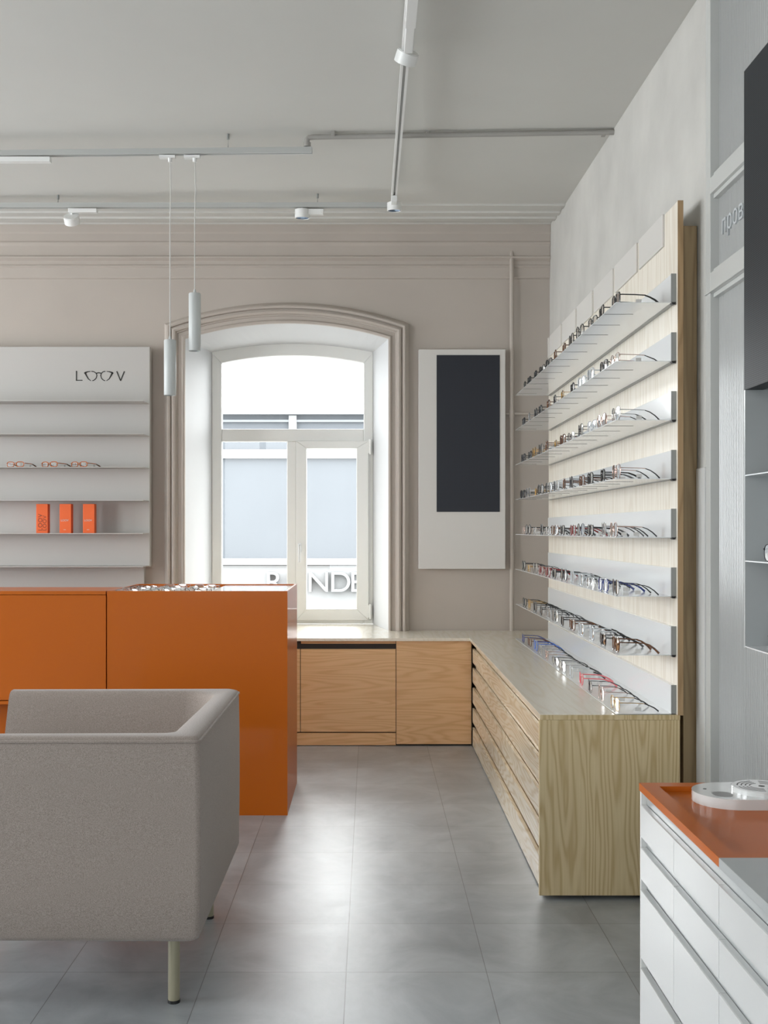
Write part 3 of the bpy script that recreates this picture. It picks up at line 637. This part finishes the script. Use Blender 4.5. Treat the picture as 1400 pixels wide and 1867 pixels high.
# ------------------------------------------------------------------ armchair (faces left)
arm = thing('armchair', 'grey fabric tub armchair with khaki metal legs in the foreground', 'armchair', (-.95, 3.80, 0))
def rrect(x0, x1, y0, y1, r00, r10, r11, r01, n=6):
    pts = []
    for (cx, cy, a0, r) in ((x0+r00, y0+r00, PI, r00), (x1-r10, y0+r10, 1.5*PI, r10), (x1-r11, y1-r11, 0, r11), (x0+r01, y1-r01, .5*PI, r01)):
        for i in range(n+1):
            a = a0+.5*PI*i/n; pts.append((cx+r*math.cos(a), cy+r*math.sin(a)))
    return pts
def chair_shell():
    X0, X1, Y0, Y1, Z0, Z1, T = -1.40, -.495, 3.29, 4.30, .205, .800, .078
    N = 10
    # U-shaped plan as outer and inner polylines, open at the front (left)
    out = [(X0, Y0)]; inn = [(X0, Y0+T)]
    ro, ri = .018, .060
    for i in range(N+1):
        a = -PI/2+PI/2*i/N
        out.append((X1-ro+ro*math.cos(a), Y0+ro+ro*math.sin(a))); inn.append((X1-T-.015-ri+ri*math.cos(a), Y0+T+ri+ri*math.sin(a)))
    for i in range(N+1):
        a = PI/2*i/N; r2 = .13
        out.append((X1-ro+ro*math.cos(a), Y1-ro+ro*math.sin(a))); inn.append((X1-T-r2+r2*math.cos(a), Y1-T-r2+r2*math.sin(a)))
    out.append((X0, Y1)); inn.append((X0, Y1-T))
    rings = []
    def sec(z, e):  # e: inset of outer and inner
        slant = lambda p: (p[0]+(.06*(z-Z0)/(Z1-Z0) if p[0] < X0+.001 else 0), p[1], z)
        o2 = []; i2 = []
        for (a, b_) in zip(out, inn):
            d = Vector((b_[0]-a[0], b_[1]-a[1])); L = d.length; d.normalize(); q = d*min(e, L*.45)
            o2.append(slant((a[0]+q.x, a[1]+q.y))); i2.append(slant((b_[0]-q.x, b_[1]-q.y)))
        return o2+i2[::-1]
    levels = [(Z0, .020), (Z0+.006, .008), (Z0+.016, 0), (Z0+.15, -.004), (Z0+.30, -.006), (Z0+.45, -.004), (Z1-.030, 0), (Z1-.012, .004), (Z1-.004, .012), (Z1, .026)]
    rings = [sec(z, e) for z, e in levels]
    b = MB().loft(rings, closed=True); n = len(out)
    for rr in (0, len(levels)-1):
        base = rr*2*n
        for i in range(n-1): b.f.append((base+i, base+i+1, base+2*n-2-i, base+2*n-1-i)); b.m.append(0)
    sh = b.obj('upholstered_shell', M['fabric'], arm, smooth=True)
    # piping runs just below the outer top edge
    pipe = [(p[0]+(.055 if p[0] < X0+.001 else 0), p[1], Z1-.014) for p in out]
    for i, p in enumerate(pipe):
        d = Vector((inn[i][0]-out[i][0], inn[i][1]-out[i][1])).normalized()*(.0015); pipe[i] = (p[0]+d.x, p[1]+d.y, p[2])
    MB().tube(pipe, .0045, 8).obj('piping', M['fabric'], sh, smooth=True)
    return sh
chair_shell()
MB().prism(rrect(-1.36, -.60, 3.372, 4.218, .03, .03, .03, .03), .22, .40, 'z').obj('seat_cushion', M['fabric'], arm, bevel=.03, seg=4)
MB().prism([(-.60, .39), (-.60, .70), (-.64, .72), (-.78, .40)], 3.39, 4.20, 'y').obj('back_cushion', M['fabric'], arm, bevel=.025, seg=4)
for (x, y) in ((-.582, 3.37), (-.582, 4.10), (-1.28, 3.37), (-1.28, 4.10)):
    lg = MB().cyl((x, y, .008), (x, y, .215), .0175, 24).obj('leg', M['leg'], arm, smooth=True)
    MB().cyl((x, y, 0), (x, y, .009), .0185, 24).obj('foot_pad', M['black'], lg, smooth=True)

# ------------------------------------------------------------------ drawer unit, lower right, with orange tray top
du = thing('service_cabinet', 'white drawer cabinet with orange tray top in the foreground', 'cabinet', (1.0, 2.2, 0))
DX, DY, TZ = .7227, 3.056, .72
MB().box(DX+.022, 1.24, .6, DY-.006, .06, TZ-.022).obj('body', M['white'], du)
MB().box(DX+.002, 1.24, DY-.014, DY-.002, 0, TZ-.021).obj('end_panel', M['white'], du, bevel=.001)
MB().box(DX+.05, 1.24, .65, DY-.05, 0, .06).obj('plinth', M['dark'], du)
ys = [DY-.014, 2.708, 2.357, 2.006, 1.655, 1.304, .953, .6]
zt = [.664, .551, .439, .229]   # drawer tops
zbm = [.580, .468, .258, .02]
for i in range(len(ys)-1):
    for a_, b_ in zip(zt, zbm):
        MB().prism([(DX, b_), (DX, a_-.001), (DX+.003, a_), (DX+.016, a_), (DX+.016, b_)], ys[i+1]+.0012, ys[i]-.0012, 'y').obj('drawer_front', M['white_gloss'], du)
for a_ in (.70, .582, .470, .260):
    MB().box(DX+.018, DX+.021, .6, DY-.016, a_-.036, a_-.001).obj('grip_channel', M['grey_sheet'], du)
# orange tray top
b = MB(); tx1 = 1.242; ty0 = 2.357
b.box(DX, .766, ty0, DY, TZ-.02, TZ).box(.766, tx1, 3.012, DY, TZ-.02, TZ).box(.766, tx1, ty0, 2.392, TZ-.02, TZ).box(.766, tx1, 2.392, 3.012, TZ-.02, TZ-.014)
b.obj('tray_top', M['orange'], du)
MB().box(DX-.001, 1.242, .6, ty0-.003, TZ-.02, TZ+.001).obj('metal_top', M['grey_sheet'], du, bevel=.001)
# white round-ended device in the tray
dv = thing('lens_scanner', 'white rounded scanning device with grooved disc on the orange tray', 'device', (.97, 2.91, TZ-.014))
dz = TZ-.014
pill = rrect(.826, 1.16, 2.81, 3.008, .098, .098, .098, .098, 12)
MB().prism(pill, dz, dz+.026, 'z').obj('base', M['white_gloss'], dv, smooth=True)
MB().lathe((1.0, 2.905, dz+.026), [(0, 0), (.075, 0), (.0755, .011), (.0735, .013), (0, .013)], 48).obj('disc', M['white_gloss'], dv, smooth=True)
b = MB()
for r_ in (.058, .048, .038, .028):
    for a0, a1 in ((100, 170), (185, 262), (280, 350), (10, 80)):
        n = 12; vs = []
        for i in range(n+1):
            a = math.radians(a0+(a1-a0)*i/n)
            for rr in (r_, r_+.003): vs += [(1.0+rr*math.cos(a), 2.905+rr*math.sin(a), dz+.0392), (1.0+rr*math.cos(a), 2.905+rr*math.sin(a), dz+.0385)]
        fs = []
        for i in range(n):
            q = i*4; fs += [(q, q+2, q+6, q+4), (q+1, q+5, q+7, q+3), (q, q+4, q+5, q+1), (q+2, q+3, q+7, q+6)]
        b.add(vs, fs)
b.obj('groove', M['dark'], dv)
MB().cyl((1.0, 2.905, dz+.0385), (1.0, 2.905, dz+.0396), .008, 20).obj('centre_cap', M['black'], dv)
MB().prism([(.889+.026*math.cos(2*PI*i/24), 2.87+.030*math.sin(2*PI*i/24)) for i in range(24)], dz+.0255, dz+.0266, 'z').obj('touch_screen', M['greyprint'], dv)
MB().cyl((.862, 2.93, dz+.0255), (.862, 2.93, dz+.0268), .0045, 16).obj('button', M['black'], dv)

# ------------------------------------------------------------------ fluted glass partition on the right
M['flute'] = mat('fluted_polycarbonate', srgb(166, 168, 168), .16, coat=.5, spec=.6, bump=.01)
nt = M['flute'].node_tree; tl = nt.nodes.new('ShaderNodeBsdfTranslucent'); tl.inputs[0].default_value = (.80, .80, .79, 1); ms = nt.nodes.new('ShaderNodeMixShader'); ms.inputs[0].default_value = .4
nt.links.new(nt.nodes['Principled BSDF'].outputs[0], ms.inputs[1]); nt.links.new(tl.outputs[0], ms.inputs[2]); nt.links.new(ms.outputs[0], nt.nodes['Material Output'].inputs[0])
pt = struct(thing('wall_partition', 'white framed fluted glass partition', None, (XR, 3.0, 0)))
b = MB(); fx0, fx1 = 1.238, 1.30
for y0, y1 in ((4.140, 4.195), (1.5, 1.56), (-1.2, -1.14), (-3.58, -3.52)): b.box(fx0, fx1, y0, y1, 0, 3.5)
b.box(fx0, fx1, -3.55, 4.14, 2.623, 2.681).box(fx0, fx1, -3.55, 4.14, 2.262, 2.335).box(fx0, fx1, -3.55, 4.14, 0, .06).box(fx0, fx1, -3.55, 4.14, 3.36, 3.5)
b.box(fx0+.012, fx1, -3.55, 4.14, 2.607, 2.623).box(fx0+.012, fx1, -3.55, 4.14, 2.335, 2.350).box(fx0+.012, fx1, -3.55, 4.14, 2.246, 2.262).box(fx0-.008, fx0, -3.55, 4.19, 2.262, 2.268).box(fx0+.012, fx1, -3.55, 4.14, 2.681, 2.70)
b.obj('partition_frame', M['frame_grey'], pt, bevel=.0015)
b = MB(); n = int((4.14+3.5)/.0045); pr = []
for i in range(n+1):
    y = 4.14-i*.0045; pr.append((y, 1.277-.0085*abs(math.sin(PI*i/4))))
b.loft([[(x, y, .03) for y, x in pr], [(x, y, 3.45) for y, x in pr]]); b.obj('fluted_pane', M['flute'], pt, smooth=False)
lt = text('\u043f\u0440\u043e\u0432\u0435', .098, 'raised_lettering', M['greyletter'], pt, (1.268, 4.095, 2.462), (0, -1, 0), (0, 0, 1), .004, spacing=1.08)
tag(MB().box(1.240, 1.2498, 4.215, 4.325, 0, 1.632).obj('tall_mirror_strip', M['white_gloss'], bevel=.001), 'narrow glossy pale upright strip leaning on the plaster wall beside the partition', 'panel')

# display with charcoal screen on the right
rd = thing('screen_display', 'charcoal LED screen above pale eyewear shelves fixed to the partition', 'display', (1.1, 2.2, 1.09))
MB().box(.973, 1.02, 1.3, 2.96, 1.763, 2.594).obj('screen', M['led_right'], rd, bevel=.001)
MB().box(1.02, 1.24, 1.3, 2.955, 1.763, 2.59).obj('screen_housing', M['alu'], rd)
MB().box(.973, 1.235, 2.950, 2.960, 1.094, 1.763).obj('end_plate', M['grey_sheet'], rd)
for z in (1.097, 1.319, 1.541):
    MB().box(.973, 1.2, 1.3, 2.950, z-.0015, z+.0015).obj('shelf_plate', M['shelf'], rd)
MB().box(1.2, 1.236, 1.3, 2.950, 1.094, 1.763).obj('back_plate', M['grey_sheet'], rd)
for i, (z, key, nm) in enumerate(((1.319, ('oval', 'gunmetal', 'clear'), 'middle'), (1.097, ('square', 'black', 'brown'), 'bottom'), (1.541, ('square', 'black', 'clear'), 'top'))):
    g = variant(key); g.location = (.992, [2.795, 2.76, 2.735][i], z+.0015); g.rotation_euler = (0, 0, -PI/2+.05)
    tag(g, '%s %s glasses on the %s shelf under the charcoal screen' % (CN[key[1]], key[0], nm), 'glasses', 'eyeglasses under the charcoal screen')

# ------------------------------------------------------------------ ceiling tracks, lamps, pipes
def px3(px, py, d): return ((px-675)*d/2072, d, 1.4-(py-966)*d/2072)
def track(name, label, p, q, hangers, width=.034, h=.030):
    p, q = Vector(p), Vector(q); d = (q-p).normalized(); n = Vector((-d.y, d.x, 0)).normalized(); c = (p+q)/2
    t = thing('lighting_track', label, 'track', c, 'white ceiling tracks')
    def bar(b, a0, a1, z0, z1):
        vs = [P+n*a+Vector((0, 0, z)) for P in (p, q) for a, z in ((a0, z0), (a1, z0), (a1, z1), (a0, z1))]
        b.add(vs, [(0, 1, 2, 3), (7, 6, 5, 4), (0, 4, 5, 1), (1, 5, 6, 2), (2, 6, 7, 3), (3, 7, 4, 0)])
    w2 = width/2; b = MB(); bar(b, -w2, w2, -.006, 0); bar(b, -w2, -w2*.36, -h, -.006); bar(b, w2*.36, w2, -h, -.006)
    b.obj('rail', M['white'] if name == 'c' else M['track'], t)
    b = MB(); bar(b, -w2*.36, w2*.36, -.018, -.006); b.obj('slot', M['alu'], t)
    for f in hangers:
        P = p.lerp(q, f); zc = cz(P.y)
        b = MB().tube([tuple(P+n*.012), (P.x, P.y, P.z+.022), (P.x, P.y, zc-.02)], .0012, 6).tube([tuple(P-n*.012), (P.x, P.y, P.z+.022)], .0012, 6).cyl((P.x, P.y, zc-.028), (P.x, P.y, zc), .007, 12)
        b.obj('hanger', M['alu'], t, smooth=True)
    return t
A0 = px3(-240, 278, 6.0); A1 = px3(569, 269, 5.90)
t1 = track('a', 'white lighting track carrying the two pendants', A0, A1, [.0+(418+240)/809., .2])
B0 = px3(-280, 371, 7.10); B1 = px3(706, 370, 7.04)
track('b', 'white lighting track running along the cornice', B0, B1, [(580+280)/986., (108+280)/986.])
C0 = px3(766, -250, 3.42); C1 = px3(718, 357, 6.82)
C0 = (C0[0], 3.42, 3.395); C1 = (C1[0], 6.82, 3.412)
track('c', 'white lighting track running towards the camera', C0, C1, [.05])
# adapter boxes on tracks
tag(MB().box(px3(-240, 0, 5.95)[0], px3(92, 0, 5.95)[0], 5.935, 5.975, 3.325, 3.350).obj('linear_lamp', M['white'], bevel=.001), 'slim white linear lamp under the left end of the pendant track', 'lamp')
tag(MB().box(.136, .176, 3.9, 4.40, 3.34, 3.372).obj('linear_lamp', M['white'], bevel=.001), 'slim white linear lamp at the top edge of the photo', 'lamp')
# spotlights
def spot(label, adapter, body, tilt, axis, drop=.05, rad=.046, length=.05, off=(0, 0), lens_down=True):
    x, y, z = body
    s = thing('track_spotlight', label, 'spotlight', (x, y, z), 'round track spotlights')
    MB().box(*adapter).obj('adapter', M['white'], s, bevel=.003)
    MB().cyl((x, y, z+length/2-.002), (x+off[0], y+off[1], z+length/2+drop), .007, 12).obj('stem', M['white'], s, smooth=True)
    rot = tilt; c = Vector((x, y, z))
    def R(b):
        b.v = [tuple(c+rot @ (Vector(v)-c)) for v in b.v]; return b
    hd = R(MB().lathe((x, y, z), [(0, length/2), (rad*.90, length/2), (rad*.90, length/2-.003), (rad, length/2-.003), (rad, -length/2), (rad-.004, -length/2), (rad-.006, -length/2+.006)], 36)).obj('head', M['white'], s, smooth=True)
    R(MB().lathe((x, y, z), [(rad-.005, -length/2+.003), (rad-.012, -length/2+.010), (.006, -length/2+.016), (0, -length/2+.016)], 36)).obj('reflector', M['lens_lamp'], hd, smooth=True)
    return s
p = px3(741, 104, 4.72)
spot('white spotlight tilted on the track nearest the camera', (.138, .174, 4.42, 4.66, 3.352, 3.386), p, Matrix.Rotation(math.radians(22), 4, 'Y') @ Matrix.Rotation(math.radians(34), 4, 'X'), 'Y', drop=.02, off=(.0, -.03))
p = px3(719, 377, 6.86)
spot('white spotlight at the end of the track facing down', (.124, .160, 6.74, 6.84, 3.35, 3.385), p, Matrix.Rotation(math.radians(4), 4, 'X'), 'X', drop=.018, rad=.044)
p = px3(551, 390, 7.06)
spot('white spotlight on the cornice track left of centre, pointing down', (px3(538, 0, 7.05)[0], px3(590, 0, 7.05)[0], 7.035, 7.075, 3.355, 3.388), p, Matrix.Rotation(math.radians(4), 4, 'X'), 'X', drop=.01, length=.055)
p = px3(131, 400, 7.06)
spot('white spotlight on the cornice track above the wall display', (px3(125, 0, 7.05)[0], px3(177, 0, 7.05)[0], 7.035, 7.075, 3.366, 3.392), p, Matrix.Rotation(math.radians(42), 4, 'X'), 'X', drop=.03, rad=.048, length=.048)
# pendants
for px, y0, y1, lab in ((310, 620, 721, 'white tube pendant lamp hanging lower, left of the pair'), (355, 535, 640, 'white tube pendant lamp hanging higher, right of the pair')):
    d = 5.93; X = (px-675)*d/2072; zt_ = 1.4-(y0-966)*d/2072; zb_ = 1.4-(y1-966)*d/2072
    g = thing('pendant_lamp', lab, 'pendant lamp', (X, d, 3.35), 'tube pendants over the island')
    MB().box(X-.055, X+.028, d-.016, d+.016, 3.338, 3.352).lathe((X, d, 3.318), [(0, 0), (.010, 0), (.011, .020), (0, .020)], 16).obj('track_adapter', M['white'], g)
    MB().tube([(X, d, 3.33), (X+.004, d, 3.18), (X, d, 3.0), (X, d, zt_)], .0028, 8).obj('cord', M['cord'], g, smooth=True)
    sh = MB().lathe((X, d, 0), [(.026, zb_+.012), (.0295, zb_), (.0315, zb_+.003), (.0315, zt_-.004), (.0295, zt_), (.008, zt_), (.006, zt_+.02), (0, zt_+.02)], 36).obj('lamp_tube', M['lamp_grey'], g, smooth=True)
    MB().lathe((X, d, 0), [(.027, zb_+.010), (0, zb_+.012)], 24).obj('diffuser', M['lens_lamp'], sh, smooth=True)
# ceiling conduit
pc = thing('ceiling_pipe', 'grey pipe with elbow crossing the ceiling to the right wall', 'pipe', (.5, 5.88, 3.40))
E = px3(560, 268, 5.90); F = px3(560, 253, 5.90); G = px3(570, 250, 5.90); H = px3(1119, 241, 5.83)
b = MB().tube([E, F, (F[0]+.008, 5.9, F[2]+.006), G, px3(840, 245.5, 5.865), H], .0135, 12); b.obj('pipe_run', M['pipe'], pc, smooth=True)
for px in (566, ): MB().cyl(px3(560, 268, 5.9), px3(560, 260, 5.9), .019, 14).obj('coupling', M['pipe'], pc, smooth=True)
for px in (607, 780, 1100):
    q = px3(px, 243, 5.88); MB().box(q[0]-.010, q[0]+.010, 5.865, 5.895, q[2]-.016, cz(5.88)+.001).obj('pipe_clip', M['pipe'], pc, bevel=.002)

# drop nothing by name clash: every variant prototype is placed
for key, e in VAR.items():
    if not e[1]: print('unused variant', key)
